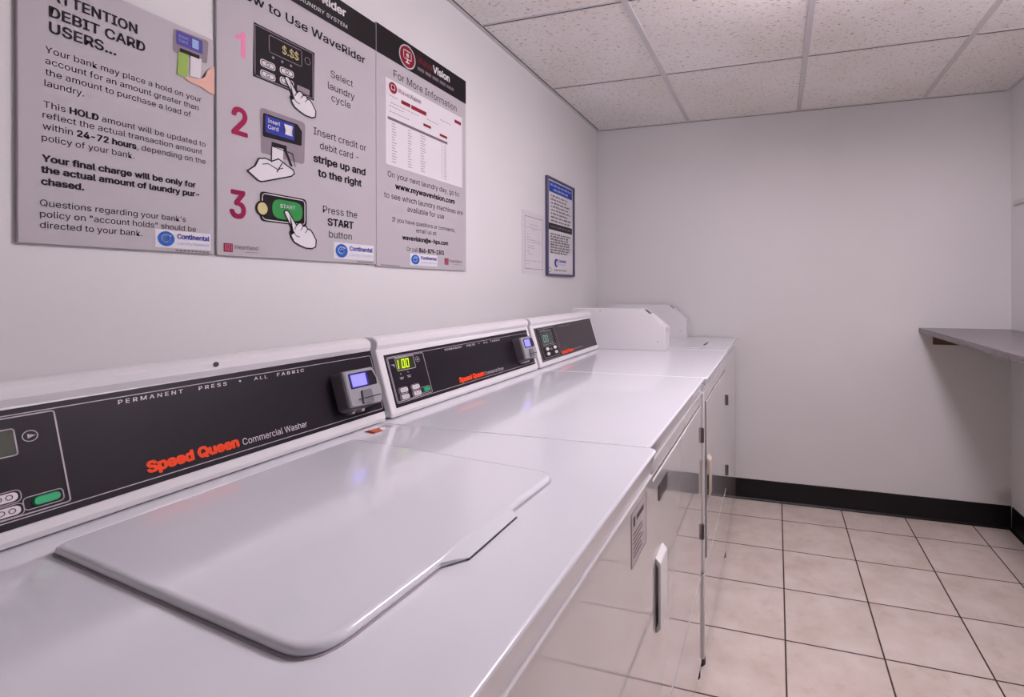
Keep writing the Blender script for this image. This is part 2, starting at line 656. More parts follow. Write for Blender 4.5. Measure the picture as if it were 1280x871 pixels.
def seven_seg(sheet, bm, ch, u, v, w, h, th, lift):
    on = {'0': 'abcdef', '1': 'bc', '8': 'abcdefg', '2': 'abdeg'}[ch]
    S = {'a': (0, h, w, h), 'g': (0, h / 2, w, h / 2), 'd': (0, 0, w, 0), 'f': (0, h / 2, 0, h), 'b': (w, h / 2, w, h), 'e': (0, 0, 0, h / 2), 'c': (w, 0, w, h / 2)}
    for k in on:
        a, b, c, d = S[k]
        sheet.loop(bm, [(u + a + 0.14 * b, v + b), (u + c + 0.14 * d, v + d)], th, lift, False)


def wide_console(t, left, y0, y1, right, s_top, model, display_lit, reader=True):
    """the long console: left/right are the measured ends of its black strip"""
    con = make_console(t, y0, y1)
    L0 = LIFT
    sub('control_panel', 'panel_black', con, lambda b: FK.slab(b, [(left, 0.0165), (right, 0.0185), (right, s_top), (left, s_top - 0.004)], L0 - 0.001, L0 + 0.0008))
    l1 = L0 + 0.0012

    def lines(b):
        FK.loop(b, rrect(left + 0.005, 0.0245, right - 0.004, s_top - 0.010, 0.004), 0.0011, l1)
        FK.loop(b, rrect(left + 0.0075, 0.0275, left + 0.1155, s_top - 0.0125, 0.003), 0.0014, l1)
        FK.loop(b, rrect(left + 0.027, 0.090, left + 0.083, 0.118, 0.003), 0.0012, l1)
        FK.loop(b, ellipse(left + 0.094, 0.107, 0.0058, 0.0058, 20), 0.0009, l1)
        FK.poly(b, [(left + 0.092, 0.1045), (left + 0.0985, 0.107), (left + 0.092, 0.1095)], l1)
        for u, v in ((0.030, 0.0485), (0.0665, 0.0485), (0.030, 0.0345), (0.067, 0.0345)):
            FK.loop(b, rrect(left + u - 0.0135, v - 0.0062, left + u + 0.0135, v + 0.0062, 0.005), 0.0008, l1)
        FK.loop(b, rrect(left + 0.0805, 0.0310, left + 0.1110, 0.0440, 0.004), 0.0009, l1)
        for u, v in ((0.034, 0.082), (0.056, 0.083)):
            FK.poly(b, [(left + u - 0.002, v), (left + u + 0.002, v), (left + u, v + 0.0035)], l1)
            FK.rect(b, left + u - 0.006, v - 0.0075, left + u + 0.006, v - 0.006, l1)
            FK.rect(b, left + u - 0.0045, v - 0.0105, left + u + 0.0045, v - 0.009, l1)
        FK.poly(b, [(left + 0.0115, 0.106), (left + 0.0225, 0.106), (left + 0.0225, 0.098), (left + 0.019, 0.1035)], l1)
    sub('panel_outline', 'line', con, lines)
    sub('display', 'lcd_lit' if display_lit else 'lcd', con, lambda b: FK.poly(b, rrect(left + 0.028, 0.091, left + (0.060 if display_lit else 0.082), 0.117, 0.002), l1 + 0.0002))
    if display_lit:
        sub('display_glass', 'lcd', con, lambda b: FK.rect(b, left + 0.060, 0.091, left + 0.082, 0.117, l1 + 0.0002))

    def digits(b):
        for k, ch in enumerate('100'):
            seven_seg(FK, b, ch, left + 0.0305 + 0.0125 * k - (0.006 if ch == '1' else 0), 0.0955, 0.0072, 0.017, 0.0026, l1 + 0.0005)
    sub('display_digits', 'digit', con, digits)
    for u, v in ((0.030, 0.0485), (0.0665, 0.0485), (0.030, 0.0345), (0.067, 0.0345)):
        sub('selector_button', 'button', con, lambda b: FK.slab(b, rrect(left + u - 0.0112, v - 0.0047, left + u + 0.0112, v + 0.0047, 0.0045), l1 - 0.001, l1 + 0.0025, 0.92))
        sub('button_print', 'key_ink', con, lambda b: (FK.loop(b, ellipse(left + u - 0.004, v, 0.0028, 0.0024, 12), 0.0008, l1 + 0.0028), FK.loop(b, ellipse(left + u + 0.004, v, 0.0024, 0.0024, 12), 0.0008, l1 + 0.0028)))
    sub('start_button', 'green', con, lambda b: FK.slab(b, rrect(left + 0.0865, 0.0330, left + 0.1085, 0.0422, 0.0043), l1 - 0.001, l1 + 0.003, 0.9))

    def small(b, words_):
        pl = left + (0.172 if model == 'Washer' else 0.194)
        w = 0.254
        for word, a, c in words_:
            FK.text(b, word, pl + w * a, pl + w * c, s_top - 0.0185, l1, cap=0.0050, bold=0.012, slant=0.12)
        if len(words_[0][0]) > 9:
            FK.poly(b, ellipse(pl + w * 0.579, s_top - 0.0158, 0.0015, 0.0015, 10), l1)

    def model_text(b):
        if model == 'Washer':
            FK.text(b, 'Commercial Washer', left + 0.304, left + 0.409, 0.0325, l1, cap=0.0095)
        else:
            FK.text(b, 'Commercial Dryer', left + 0.334, left + 0.428, 0.0300, l1, cap=0.0085)
    sub('press_lettering', 'letter_white', con, lambda b: small(b, (('P E R M A N E N T', 0.0, 0.28), ('P R E S S', 0.354, 0.504))))
    sub('fabric_lettering', 'letter_white', con, lambda b: small(b, (('A L L', 0.661, 0.744), ('F A B R I C', 0.807, 1.0))))
    sub('model_lettering', 'letter_white', con, model_text)
    if model == 'Washer':
        sub('name_lettering', 'orange', con, lambda b: FK.text(b, 'Speed Queen', left + 0.187, left + 0.299, 0.0330, l1, cap=0.0128, bold=0.055))
    else:
        sub('name_lettering', 'orange', con, lambda b: FK.text(b, 'Speed Queen', left + 0.219, left + 0.331, 0.0300, l1, cap=0.0115, bold=0.055))
    if reader:
        card_reader(t, right - 0.103)
    return con


def card_reader(t, y):
    """card reader bolted over the end of the console; y is its measured near edge"""
    l0 = LIFT + 0.0008
    o = sub('card_reader', 'reader_dark', t, lambda b: FK.slab(b, rounded([(y - 0.001, 0.042), (y + 0.010, 0.034), (y + 0.076, 0.038), (y + 0.080, 0.062), (y + 0.074, 0.108), (y - 0.002, 0.109)], 0.006, 3), l0, l0 + 0.026, 1.0))
    face = [(y - 0.002, 0.042), (y + 0.069, 0.038), (y + 0.0755, 0.062), (y + 0.067, 0.107), (y - 0.002, 0.107)]

    def front(b):
        t_ = bmesh.new()
        pts = rounded(face, [0.006, 0.006, 0.02, 0.010, 0.006], 4)
        lo = [t_.verts.new(FK.place(u, v, l0 + 0.0255)) for u, v in pts]
        m1 = [t_.verts.new(FK.place(u, v, l0 + 0.0315)) for u, v in pts]
        cu = sum(p[0] for p in pts) / len(pts)
        cv = sum(p[1] for p in pts) / len(pts)
        hi = [t_.verts.new(FK.place(cu + (u - cu) * 0.95, cv + (v - cv) * 0.95, l0 + 0.034)) for u, v in pts]
        for A, B in ((lo, m1), (m1, hi)):
            for i in range(len(pts)):
                j = (i + 1) % len(pts)
                t_.faces.new((A[i], A[j], B[j], B[i]))
        t_.faces.new(hi)
        t_.faces.new(lo[::-1])
        merge(b, t_)
    sub('reader_face', 'reader_grey', o, front)
    h = l0 + 0.0343
    sub('screen_surround', 'reader_glass', o, lambda b: FK.slab(b, rounded([(y + 0.006, 0.0735), (y + 0.066, 0.0735), (y + 0.067, 0.085), (y + 0.061, 0.1015), (y + 0.006, 0.1015)], [0.002, 0.002, 0.004, 0.004, 0.002], 3), h - 0.002, h + 0.0004))
    sub('screen_border', 'screen_border', o, lambda b: FK.rect(b, y + 0.0068, 0.0742, y + 0.048, 0.1008, h + 0.0006))
    sub('screen', 'screen', o, lambda b: FK.rect(b, y + 0.0095, 0.0765, y + 0.043, 0.0985, h + 0.0010))
    sub('card_slot', 'reader_mid', o, lambda b: FK.slab(b, rounded([(y + 0.022, 0.042), (y + 0.048, 0.042), (y + 0.047, 0.068), (y + 0.025, 0.068)], 0.003, 3), h - 0.002, h + 0.004, 0.94))
    sub('slot_opening', 'black', o, lambda b: FK.rect(b, y + 0.012, 0.0515, y + 0.064, 0.0535, h + 0.0045))
    for u in (0.014, 0.036):
        sub('lock', 'steel', o, lambda b: FK.slab(b, ellipse(y + u, 0.0345, 0.0036, 0.0042, 14), l0, l0 + 0.018, 1.0))


def narrow_console(t, left, y0, y1, right, s_top):
    con = make_console(t, y0, y1)
    L0 = LIFT
    l1 = L0 + 0.0012
    sub('control_panel', 'panel_black_grey', con, lambda b: FK.slab(b, [(left, 0.0150), (right, 0.0175), (right, s_top), (left, s_top - 0.004)], L0 - 0.001, L0 + 0.0008))
    sub('keypad_panel', 'header', con, lambda b: FK.slab(b, rrect(left + 0.012, 0.0215, left + 0.150, s_top - 0.008, 0.004), L0, l1))

    def lines(b):
        FK.loop(b, rrect(left + 0.004, 0.0185, left + 0.155, s_top - 0.0055, 0.004), 0.0009, l1 + 0.0004)
        FK.loop(b, rrect(left + 0.022, 0.0255, left + 0.143, s_top - 0.0105, 0.003), 0.0010, l1 + 0.0004)
        FK.loop(b, rrect(left + 0.036, 0.070, left + 0.122, 0.1195, 0.003), 0.0013, l1 + 0.0004)
        FK.loop(b, [(left + 0.026, 0.065), (left + 0.136, 0.065)], 0.0008, l1 + 0.0004, False)
    sub('panel_outline', 'line', con, lines)
    sub('display', 'lcd_grey', con, lambda b: FK.poly(b, rrect(left + 0.039, 0.072, left + 0.119, 0.1175, 0.002), l1 + 0.0003))

    def digits(b):
        for k, ch in enumerate('00'):
            seven_seg(FK, b, ch, left + 0.047 + 0.021 * k, 0.080, 0.012, 0.022, 0.0022, l1 + 0.0007)
    sub('display_digits', 'digit_dim', con, digits)
    for u, v, r in ((0.058, 0.0545, 0.0085), (0.118, 0.0545, 0.0085), (0.057, 0.0375, 0.0085), (0.120, 0.0375, 0.0085)):
        sub('selector_button', 'button', con, lambda b: FK.slab(b, ellipse(left + u, v, r * 1.25, r * 0.72, 18), l1 - 0.0005, l1 + 0.003, 0.85))
    sub('indicator', 'reader_mid', con, lambda b: FK.slab(b, ellipse(left + 0.088, 0.0520, 0.008, 0.0045, 16), l1 - 0.0005, l1 + 0.001, 0.9))
    sub('name_lettering', 'orange', con, lambda b: FK.text(b, 'Speed Queen', left + 0.162, left + 0.275, 0.0235, l1, cap=0.0115, bold=0.055))

    def small(b):
        FK.text(b, 'P E R M A N E N T', left + 0.195, left + 0.26, s_top - 0.0135, l1, cap=0.003, bold=0.01)
        FK.text(b, 'P R E S S', left + 0.268, left + 0.30, s_top - 0.0135, l1, cap=0.003, bold=0.01)
    sub('fabric_lettering', 'ink_pale', con, small)
    sub('model_lettering', 'ink_pale', con, lambda b: FK.text(b, 'Commercial Dryer', left + 0.281, left + 0.372, 0.0265, l1, cap=0.0070))
    return con


def make_top(t, x0, x1, y0, y1, z1=0.914, h=0.044, cut=None):
    """pressed steel top with rolled front edge and rounded front corners"""
    bm = bmesh.new()
    out = rounded([(x0, y0), (x1, y0), (x1, y1), (x0, y1)], [0.004, 0.014, 0.014, 0.004], 5)
    rings = []
    for z, ins in ((z1 - h, 0.0115), (z1 - 0.0050, 0.0006), (z1 - 0.0018, 0.0003), (z1 - 0.0004, 0.0020), (z1, 0.0045)):
        cx, cy = (x0 + x1) / 2, (y0 + y1) / 2
        fx = 1 - ins / ((x1 - x0) / 2)
        fy = 1 - ins * 0.5 / ((y1 - y0) / 2)
        rings.append([bm.verts.new((cx + (x - cx) * fx, cy + (y - cy) * fy, z)) for x, y in out])
    n = len(out)
    for k, (a, b) in enumerate(zip(rings, rings[1:])):
        for i in range(n):
            f = bm.faces.new((a[i], a[(i + 1) % n], b[(i + 1) % n], b[i]))
            f.smooth = k >= 1
    bm.faces.new(rings[0][::-1])
    bm.faces.new(rings[-1])
    return obj('top', bm, 'enamel', t)


def washer_lid(t, corners, zt):
    """lid lying on the washer top, with a finger recess under its front edge"""
    bm = bmesh.new()
    out = rounded(corners, [0.012, 0.035, 0.030, 0.012], 8)
    cx = sum(p[0] for p in corners) / 4
    cy = sum(p[1] for p in corners) / 4
    rings = []
    for z, ins in ((zt + 0.0003, 0.003), (zt + 0.0008, 0.0008), (zt + 0.0030, 0.0), (zt + 0.0064, 0.0008), (zt + 0.0083, 0.003), (zt + 0.0088, 0.0065)):
        ring = []
        for x, y in out:
            fx = 1 - ins / ((max(p[0] for p in corners) - min(p[0] for p in corners)) / 2)
            fy = 1 - ins / ((max(p[1] for p in corners) - min(p[1] for p in corners)) / 2)
            ring.append(bm.verts.new((cx + (x - cx) * fx, cy + (y - cy) * fy, z)))
        rings.append(ring)
    n = len(out)
    for a, b in zip(rings, rings[1:]):
        for i in range(n):
            f = bm.faces.new((a[i], a[(i + 1) % n], b[(i + 1) % n], b[i]))
            f.smooth = True
    bm.faces.new(rings[0][::-1])
    bm.faces.new(rings[-1])
    return obj('lid', bm, 'enamel', t)


def feet(t, x0, x1, y0, y1):
    for x in (x0, x1):
        for y in (y0, y1):
            bm = bmesh.new()
            prism(bm, ellipse(x, y, 0.018, 0.018, 16), 'Z', 0.0, 0.024)
            obj('foot', bm, 'black', t)


def washer(name, y0, y1, xf, label, cat):
    t = thing(name, (-0.6, (y0 + y1) / 2, 0), label, cat)
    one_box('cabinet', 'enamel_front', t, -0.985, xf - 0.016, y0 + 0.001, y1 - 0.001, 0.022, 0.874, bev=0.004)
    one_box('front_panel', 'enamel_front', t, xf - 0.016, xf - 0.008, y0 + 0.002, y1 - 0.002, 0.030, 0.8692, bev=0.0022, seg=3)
    make_top(t, -0.995, xf, y0, y1)
    feet(t, -0.93, xf - 0.03, y0 + 0.05, y1 - 0.05)
    return t


FRONT = lambda xf: Sheet(lambda y, z, l: Vector((xf + l, y, z)))


def dryer(name, y0, y1, xf, label, handle_mat, handle, hinges=(0.427, 0.722)):
    """xf: front of the rolled top; the door panel stands a little behind it"""
    t = thing(name, (-0.6, (y0 + y1) / 2, 0), label, 'dryer')
    xp = xf - 0.011
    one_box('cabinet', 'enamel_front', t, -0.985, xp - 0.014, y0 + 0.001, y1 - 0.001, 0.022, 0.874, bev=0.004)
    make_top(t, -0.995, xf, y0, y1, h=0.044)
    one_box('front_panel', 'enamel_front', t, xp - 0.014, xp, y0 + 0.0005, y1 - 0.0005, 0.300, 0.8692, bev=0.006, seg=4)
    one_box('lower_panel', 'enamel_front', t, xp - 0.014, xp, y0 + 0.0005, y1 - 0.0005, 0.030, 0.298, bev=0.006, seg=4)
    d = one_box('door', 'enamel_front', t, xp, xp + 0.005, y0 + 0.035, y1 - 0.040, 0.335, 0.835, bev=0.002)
    xd = xp + 0.005
    one_box('door_gap', 'hinge', t, xp - 0.001, xp + 0.0006, y0 + 0.033, y1 - 0.038, 0.333, 0.8375)
    # pull handle: a wide bow standing off the door
    bm = bmesh.new()
    yh, yw, za, zb = y0 + handle[0], handle[1], handle[2], handle[3]
    pr = 0.010
    prism(bm, rounded([(xd, za), (xd + pr, za + 0.010), (xd + pr, zb - 0.010), (xd, zb), (xd, zb - 0.010), (xd + pr - 0.005, zb - 0.018), (xd + pr - 0.005, za + 0.018), (xd, za + 0.010)], [0, 0.007, 0.007, 0, 0, 0.004, 0.004, 0], 4), 'Y', yh, yh + yw, 0.0012, 2)
    obj('handle', bm, handle_mat, d)
    for z in hinges:
        bm = bmesh.new()
        box(bm, xp, xp + 0.009, y1 - 0.040, y1 - 0.030, z, z + 0.046, 0.001, 1)
        prism(bm, [(xp + 0.009 + 0.004 * math.cos(a), y1 - 0.035 + 0.004 * math.sin(a)) for a in [k * math.pi / 4 for k in range(8)]], 'Z', z + 0.001, z + 0.045)
        obj('hinge', bm, 'hinge', t)
    feet(t, -0.93, xf - 0.030, y0 + 0.03, y1 - 0.03)
    return t, d, xd


# ---- washer nearest the camera
Y1A, Y1B = 0.200, 0.853
w1 = washer('washing_machine', Y1A, Y1B, -0.199, 'white top-loading washer with a wide black console, card reader and broad raised lid', 'washing machine')
LID = [(-0.735, 0.331), (-0.327, 0.285), (-0.311, 0.676), (-0.735, 0.727)]
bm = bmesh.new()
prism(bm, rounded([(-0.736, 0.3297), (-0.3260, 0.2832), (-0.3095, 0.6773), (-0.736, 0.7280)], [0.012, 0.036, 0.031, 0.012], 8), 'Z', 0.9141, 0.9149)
obj('lid_seam_shade', bm, 'lid_shadow_gap', w1)  # rim strip coloured darker for the lid's seam and its shade
one_box('lift_shade', 'black', w1, -0.3200, -0.3030, 0.446, 0.545, 0.9141, 0.9159)  # solid black strip in place of the shade under the lift
lid = washer_lid(w1, LID, 0.9143)
# finger lift: the front edge of the lid slopes down over a black strip standing for its shade
bm = bmesh.new()
sec = []
for y, k in ((0.412, 0.0), (0.424, 0.12), (0.436, 0.55), (0.446, 1.0), (0.545, 1.0), (0.551, 0.45), (0.556, 0.0)):
    xe = -0.3270 + (y - 0.285) * 0.0409
    xo = xe - 0.002 + (-0.3035 - xe + 0.002) * k
    sec.append([bm.verts.new(p) for p in ((xe - 0.030, y, 0.9160), (xo, y, 0.9160), (xo, y, 0.9172 + 0.004 * (1 - k)), (xe - 0.0066, y, 0.92312), (xe - 0.030, y, 0.9228))])
for a, b in zip(sec, sec[1:]):
    for q in range(5):
        bm.faces.new((a[q], a[(q + 1) % 5], b[(q + 1) % 5], b[q]))
bm.faces.new(sec[0])
bm.faces.new(sec[-1][::-1])
obj('lid_handle', bm, 'enamel', lid)
wide_console(w1, 0.2375, 0.236, 0.8655, 0.8155, 0.1425, 'Washer', False)
sub('screw_hole', 'black', w1, lambda b: FACE.slab(b, ellipse(0.556, 0.1655, 0.0038, 0.0038, 14), 0.010, 0.0128))
PANEL1 = FRONT(-0.207)
lp = sub('rating_plate', 'plate', w1, lambda b: PANEL1.slab(b, rrect(0.712, 0.776, 0.800, 0.859, 0.003), 0.0, 0.0006))


def plate_marks(b):
    PANEL1.loop(b, rrect(0.713, 0.777, 0.799, 0.858, 0.003), 0.0012, 0.0009)
    for k in range(6):
        PANEL1.rect(b, 0.722, 0.787 + 0.0068 * k, 0.722 + random.uniform(0.04, 0.068), 0.7895 + 0.0068 * k, 0.0009)
    PANEL1.rect(b, 0.722, 0.834, 0.732, 0.849, 0.0009)
    PANEL1.rect(b, 0.740, 0.838, 0.782, 0.846, 0.0009)


sub('plate_print', 'key_ink', lp, plate_marks)
TOP = Sheet(lambda u, v, l: Vector((u, v, 0.914 + l)))
st = sub('warning_sticker', 'sticker_orange', w1, lambda b: TOP.poly(b, [(-0.775, 0.790), (-0.744, 0.782), (-0.742, 0.806), (-0.768, 0.823)], 0.0004))
sub('sticker_print', 'maroon', st, lambda b: TOP.poly(b, [(-0.774, 0.790), (-0.745, 0.783), (-0.7445, 0.789), (-0.772, 0.800)], 0.0007))


def stick(b):
    for k in range(4):
        TOP.rect(b, -0.776 + 0.0075 * k, 0.830 + 0.001 * k, -0.771 + 0.0075 * k, 0.846 - 0.0015 * k, 0.0004)


sub('label_print', 'ink_pale', w1, stick)

# ---- first dryer
Y2A, Y2B = 0.8545, 1.5655
d2, door2, xd2 = dryer('tumble_dryer', Y2A, Y2B, -0.214, 'white dryer beside the near washer, green digits lit on its console', 'white_plastic', (0.068, 0.062, 0.540, 0.683))
wide_console(d2, 0.8465, 0.8805, 1.572, 1.4655, 0.1325, 'Dryer', True)
PAN2 = FRONT(xd2)
bd = sub('badge', 'hinge', door2, lambda b: PAN2.slab(b, rrect(0.946, 0.781, 1.022, 0.812, 0.004), 0.0, 0.002))
sub('warning_sticker', 'ink_pale', d2, lambda b: [TOP.rect(b, -0.795 + 0.012 * k, 1.535 + 0.002 * k, -0.789 + 0.012 * k, 1.552, 0.0004) for k in range(4)])

# ---- second dryer
Y3A, Y3B = 1.567, 2.2865
d3, door3, xd3 = dryer('tumble_dryer', Y3A, Y3B, -0.206, 'white dryer standing proud of the row, with a portrait display and cream door handle', 'cream_plastic', (0.030, 0.045, 0.522, 0.655), (0.366, 0.676))
narrow_console(d3, 1.5165, 1.588, 2.186, 2.0465, 0.1365)
sub('corner_screw', 'hinge', d3, lambda b: [box(b, -0.224 + 0.007 * k, -0.221 + 0.007 * k, 1.5662, 1.5672, 0.893, 0.896) for k in range(2)])

# ---- far washer
Y4A, Y4B = 2.288, 2.900
w4 = washer('washing_machine', Y4A, Y4B, -0.214, 'white top-loading washer under the farther coin box, against the far wall', 'washing machine')
washer_lid(w4, [(-0.720, 2.345), (-0.345, 2.345), (-0.345, 2.780), (-0.720, 2.780)], 0.9064)
one_box('lid_slot_shade', 'hinge', w4, -0.345, -0.335, 2.48, 2.58, 0.9140, 0.9165)  # dark strip laid on the top as the shaded gap at the lid handle


# ---- coin meter cases standing at the ends of the last two machines
def meter_case(y0, y1, dx, label):
    xa, xb, xc = -0.935 + dx, -0.575 + dx, -0.474 + dx
    t = thing('coin_meter_case', (-0.7, (y0 + y1) / 2, 0.9142), label, 'coin box', 'coin meter cases on the machines')
    z0, z1, z2 = 0.9142, 1.018, 1.100
    out = [(xa, z0), (xc, z0), (xc, z1), (xb, z2), (xa, z2)]
    for a, b in ((y0, y0 + 0.0035), (y1 - 0.0035, y1)):
        bm = bmesh.new()
        prism(bm, out, 'Y', a, b, 0.0012, 2)
        obj('side_plate', bm, 'sheet_metal', t)
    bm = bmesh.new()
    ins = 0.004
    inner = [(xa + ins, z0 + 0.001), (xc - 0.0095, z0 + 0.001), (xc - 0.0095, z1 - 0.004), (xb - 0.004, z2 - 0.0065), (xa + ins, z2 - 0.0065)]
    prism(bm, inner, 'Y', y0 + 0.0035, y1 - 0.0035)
    obj('body', bm, 'hinge', t)  # coloured dark, close under the covers, so their gaps look shaded
    one_box('top_cover', 'sheet_metal', t, xa, xb - 0.020, y0 + 0.0035, y1 - 0.0035, z2 - 0.006, z2 - 0.0005)
    prism_ = bmesh.new()
    prism(prism_, [(xc - 0.002, z0), (xc + 0.0002, z0), (xc - 0.006, z1 - 0.012), (xc - 0.009, z1 - 0.012)], 'Y', y0 + 0.016, y1 - 0.0035)
    obj('front_cover', prism_, 'sheet_metal', t)
    bm = bmesh.new()     # chamfer cover, a little short of the top edge
    d = Vector((xb - xc, z2 - z1)).normalized()
    nrm = Vector((-d.y, d.x)) * -1
    if nrm.x < 0:
        nrm = -nrm
    a = Vector((xc, z1)) + d * 0.002
    b = Vector((xb, z2)) - d * 0.034
    prism(bm, [tuple(a), tuple(b), tuple(b - nrm * 0.002), tuple(a - nrm * 0.002)], 'Y', y0 + 0.0035, y1 - 0.0035)
    a2 = Vector((xc, z1))
    prism(bm, [(xc, z1), (xc + 0.0005, z1 - 0.010), (xc - 0.004, z1 - 0.010), (xc - 0.004, z1)], 'Y', y0 + 0.0035, y1 - 0.0035)
    obj('sloped_cover', bm, 'sheet_metal', t)
    for x, z in ((xc - 0.036, z0 + 0.040), (xa + 0.15, z1 + 0.07)):
        bm = bmesh.new()
        prism(bm, ellipse(x, z, 0.0022, 0.0022, 10), 'Y', y0 - 0.0012, y0)
        obj('screw', bm, 'hinge', t)
    return t


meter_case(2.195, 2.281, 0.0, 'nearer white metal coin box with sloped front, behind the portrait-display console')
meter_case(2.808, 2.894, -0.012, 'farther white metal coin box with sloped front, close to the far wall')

# ================================================================== SHELF
sh = thing('wall_shelf', (0.9, 2.0, 0.96), 'grey speckled laminate shelf fixed to the wall above the bare tiled floor', 'shelf')
one_box('shelf_top', 'laminate', sh, 0.704, XR - 0.0005, 0.95, YF - 0.0005, 0.9625, 0.9875, bev=0.003)
one_box('cleat', 'wood', sh, 0.768, XR - 0.001, YF - 0.020, YF - 0.0005, 0.904, 0.9620, bev=0.001)

# ================================================================== POSTERS
XW = XL + 0.0065
WALL = Sheet(lambda y, z, l: Vector((XW + l, y, z)))


def board(name, label, cat, y0, y1, z0, z1, mat='poster', group=None):
    t = thing(name, (XL, (y0 + y1) / 2, z0), label, cat, group)
    one_box('board', mat, t, XL + 0.0005, XW, y0, y1, z0, z1, bev=0.0008, seg=1)
    return t


def wsub(t, name, mat, fn):
    bm = bmesh.new()
    fn(bm)
    return obj(name, bm, mat, t)


P1, P2, P3, P4, P5 = 0.0005, 0.0009, 0.0013, 0.0017, 0.0021


def company_logo(t, y0, y1, z0, z1, back=True):
    h = z1 - z0
    w = y1 - y0
    lg = wsub(t, 'company_logo', 'white_ink', lambda b: WALL.rect(b, y0, z0, y1, z1, P1))
    cx, cy = y0 + w * 0.18, (z0 + z1) / 2
    wsub(lg, 'logo_swirl', 'logo_blue', lambda b: WALL.poly(b, ellipse(cx, cy, w * 0.145, h * 0.42), P2))

    def sw(b):
        WALL.loop(b, [(cx + w * 0.10 * math.cos(a) * (1 - a / 14), cy + h * 0.26 * math.sin(a) * (1 - a / 14)) for a in [k * 0.35 for k in range(2, 26)]], h * 0.055, P3, False)
    wsub(lg, 'logo_swirl_line', 'white_ink', sw)
    wsub(lg, 'logo_name', 'blue_ink', lambda b: WALL.text(b, 'Continental', y0 + w * 0.37, y1 - w * 0.03, z0 + h * 0.56, P2, cap=h * 0.27, bold=0.03))
    wsub(lg, 'logo_line', 'logo_pale', lambda b: WALL.text(b, 'Laundry Systems', y0 + w * 0.38, y1 - w * 0.04, z0 + h * 0.22, P2, cap=h * 0.17))


def partner_logo(t, y0, y1, z0, z1, name=True):
    h = z1 - z0
    lg = wsub(t, 'partner_logo', 'maroon', lambda b: WALL.poly(b, [(y0, z0), (y0 + h, z0), (y0 + h, z1), (y0, z1)], P1))

    def pat(b):
        for k in range(3):
            q = 0.14 + 0.13 * k
            WALL.loop(b, [(y0 + h * q, z0 + h * q), (y0 + h * (1 - q), z0 + h * q), (y0 + h * (1 - q), z0 + h * (1 - q)), (y0 + h * q, z0 + h * (1 - q))], h * 0.035, P2)
    wsub(lg, 'logo_pattern', 'pink_ink', pat)
    wsub(lg, 'logo_name', 'ink_grey', lambda b: (WALL.text(b, 'Heartland', y0 + h * 1.25, y1, z0 + h * 0.42, P1, cap=h * 0.48, bold=0.01),
                                                 WALL.rect(b, y0 + h * 2.4, z0 + h * 0.08, y1, z0 + h * 0.13, P1)))


def mini_line(t, y0, y1, z):
    wsub(t, 'fine_print', 'ink_grey', lambda b: [WALL.rect(b, y0 + (y1 - y0) * k / 9, z, y0 + (y1 - y0) * (k + 0.8) / 9, z + 0.0028, P1) for k in range(9)])


HAND = [(0.00, 0.93), (0.03, 1.00), (0.11, 0.99), (0.17, 0.92), (0.37, 0.62), (0.44, 0.70), (0.53, 0.70), (0.58, 0.62), (0.66, 0.64), (0.72, 0.55), (0.80, 0.55), (0.88, 0.46), (1.00, 0.26), (0.98, 0.06), (0.86, 0.00), (0.66, 0.00), (0.50, 0.05), (0.30, 0.14), (0.20, 0.30), (0.17, 0.42), (0.26, 0.44), (0.29, 0.40)]
HAND_LINES = [[(0.37, 0.62), (0.31, 0.50)], [(0.58, 0.62), (0.50, 0.50)], [(0.72, 0.55), (0.64, 0.43)], [(0.29, 0.40), (0.36, 0.32), (0.46, 0.30)]]


def hand(t, y0, y1, z0, z1, l):
    f = lambda p: (y0 + p[0] * (y1 - y0), z0 + p[1] * (z1 - z0))
    pts = [f(p) for p in HAND]
    h = wsub(t, 'pointing_hand', 'white_ink', lambda b: WALL.poly(b, pts, l))
    wsub(h, 'hand_outline', 'ink', lambda b: (WALL.loop(b, pts, 0.0026, l + 0.0003), [WALL.loop(b, [f(p) for p in ln], 0.0016, l + 0.0003, False) for ln in HAND_LINES]))


# ---- poster 1
p1 = board('poster', 'grey wall poster of dense text with a hand holding a card near its top corner', 'poster', 0.441, 0.7065, 1.2625, 1.682)
BD = 0.032


def p1_head(b):
    for s, a, z in (('ATTENTION', 0.584, 1.6345), ('DEBIT CARD', 0.595, 1.6085), ('USERS...', 0.555, 1.5845)):
        WALL.text(b, s, 0.474, a, z, P1, cap=0.0158, bold=0.022)


wsub(p1, 'heading', 'ink', p1_head)


P1_TEXT = [
        ('Your bank may place a hold on your', 0.470, 0.684, 1.5520), ('account for an amount greater than', 0.470, 0.679, 1.5350),
        ('the amount to purchase a load of', 0.470, 0.666, 1.5180), ('laundry.', 0.469, 0.514, 1.5010),
        ([('This ', 0.004), ('HOLD', BD), (' amount will be updated to', 0.004)], 0.468, 0.691, 1.4685), ('reflect the actual transaction amount', 0.467, 0.685, 1.4525),
        ([('within ', 0.004), ('24-72 hours', BD), (', depending on the', 0.004)], 0.467, 0.691, 1.4355), ('policy of your bank.', 0.466, 0.579, 1.4180),
        ([('Your final charge will be only for', BD)], 0.466, 0.674, 1.3870), ([('the actual amount of laundry pur-', BD)], 0.465, 0.680, 1.3700), ([('chased.', BD)], 0.465, 0.514, 1.3520),
        ("Questions regarding your bank's", 0.464, 0.657, 1.3195), ('policy on "account holds" should be', 0.464, 0.674, 1.3030), ('directed to your bank.', 0.464, 0.590, 1.2865)]


def paragraphs(t, rows, splits, bold=0.004):
    """each paragraph of a poster is a printed part of its own"""
    k = 0
    for n in splits:
        part = rows[k:k + n]
        k += n

        def fn(b):
            for st_, y0, y1, z, c in part:
                WALL.text(b, st_, y0, y1, z, P1, cap=c, bold=bold)
        wsub(t, 'paragraph_text', 'ink', fn)


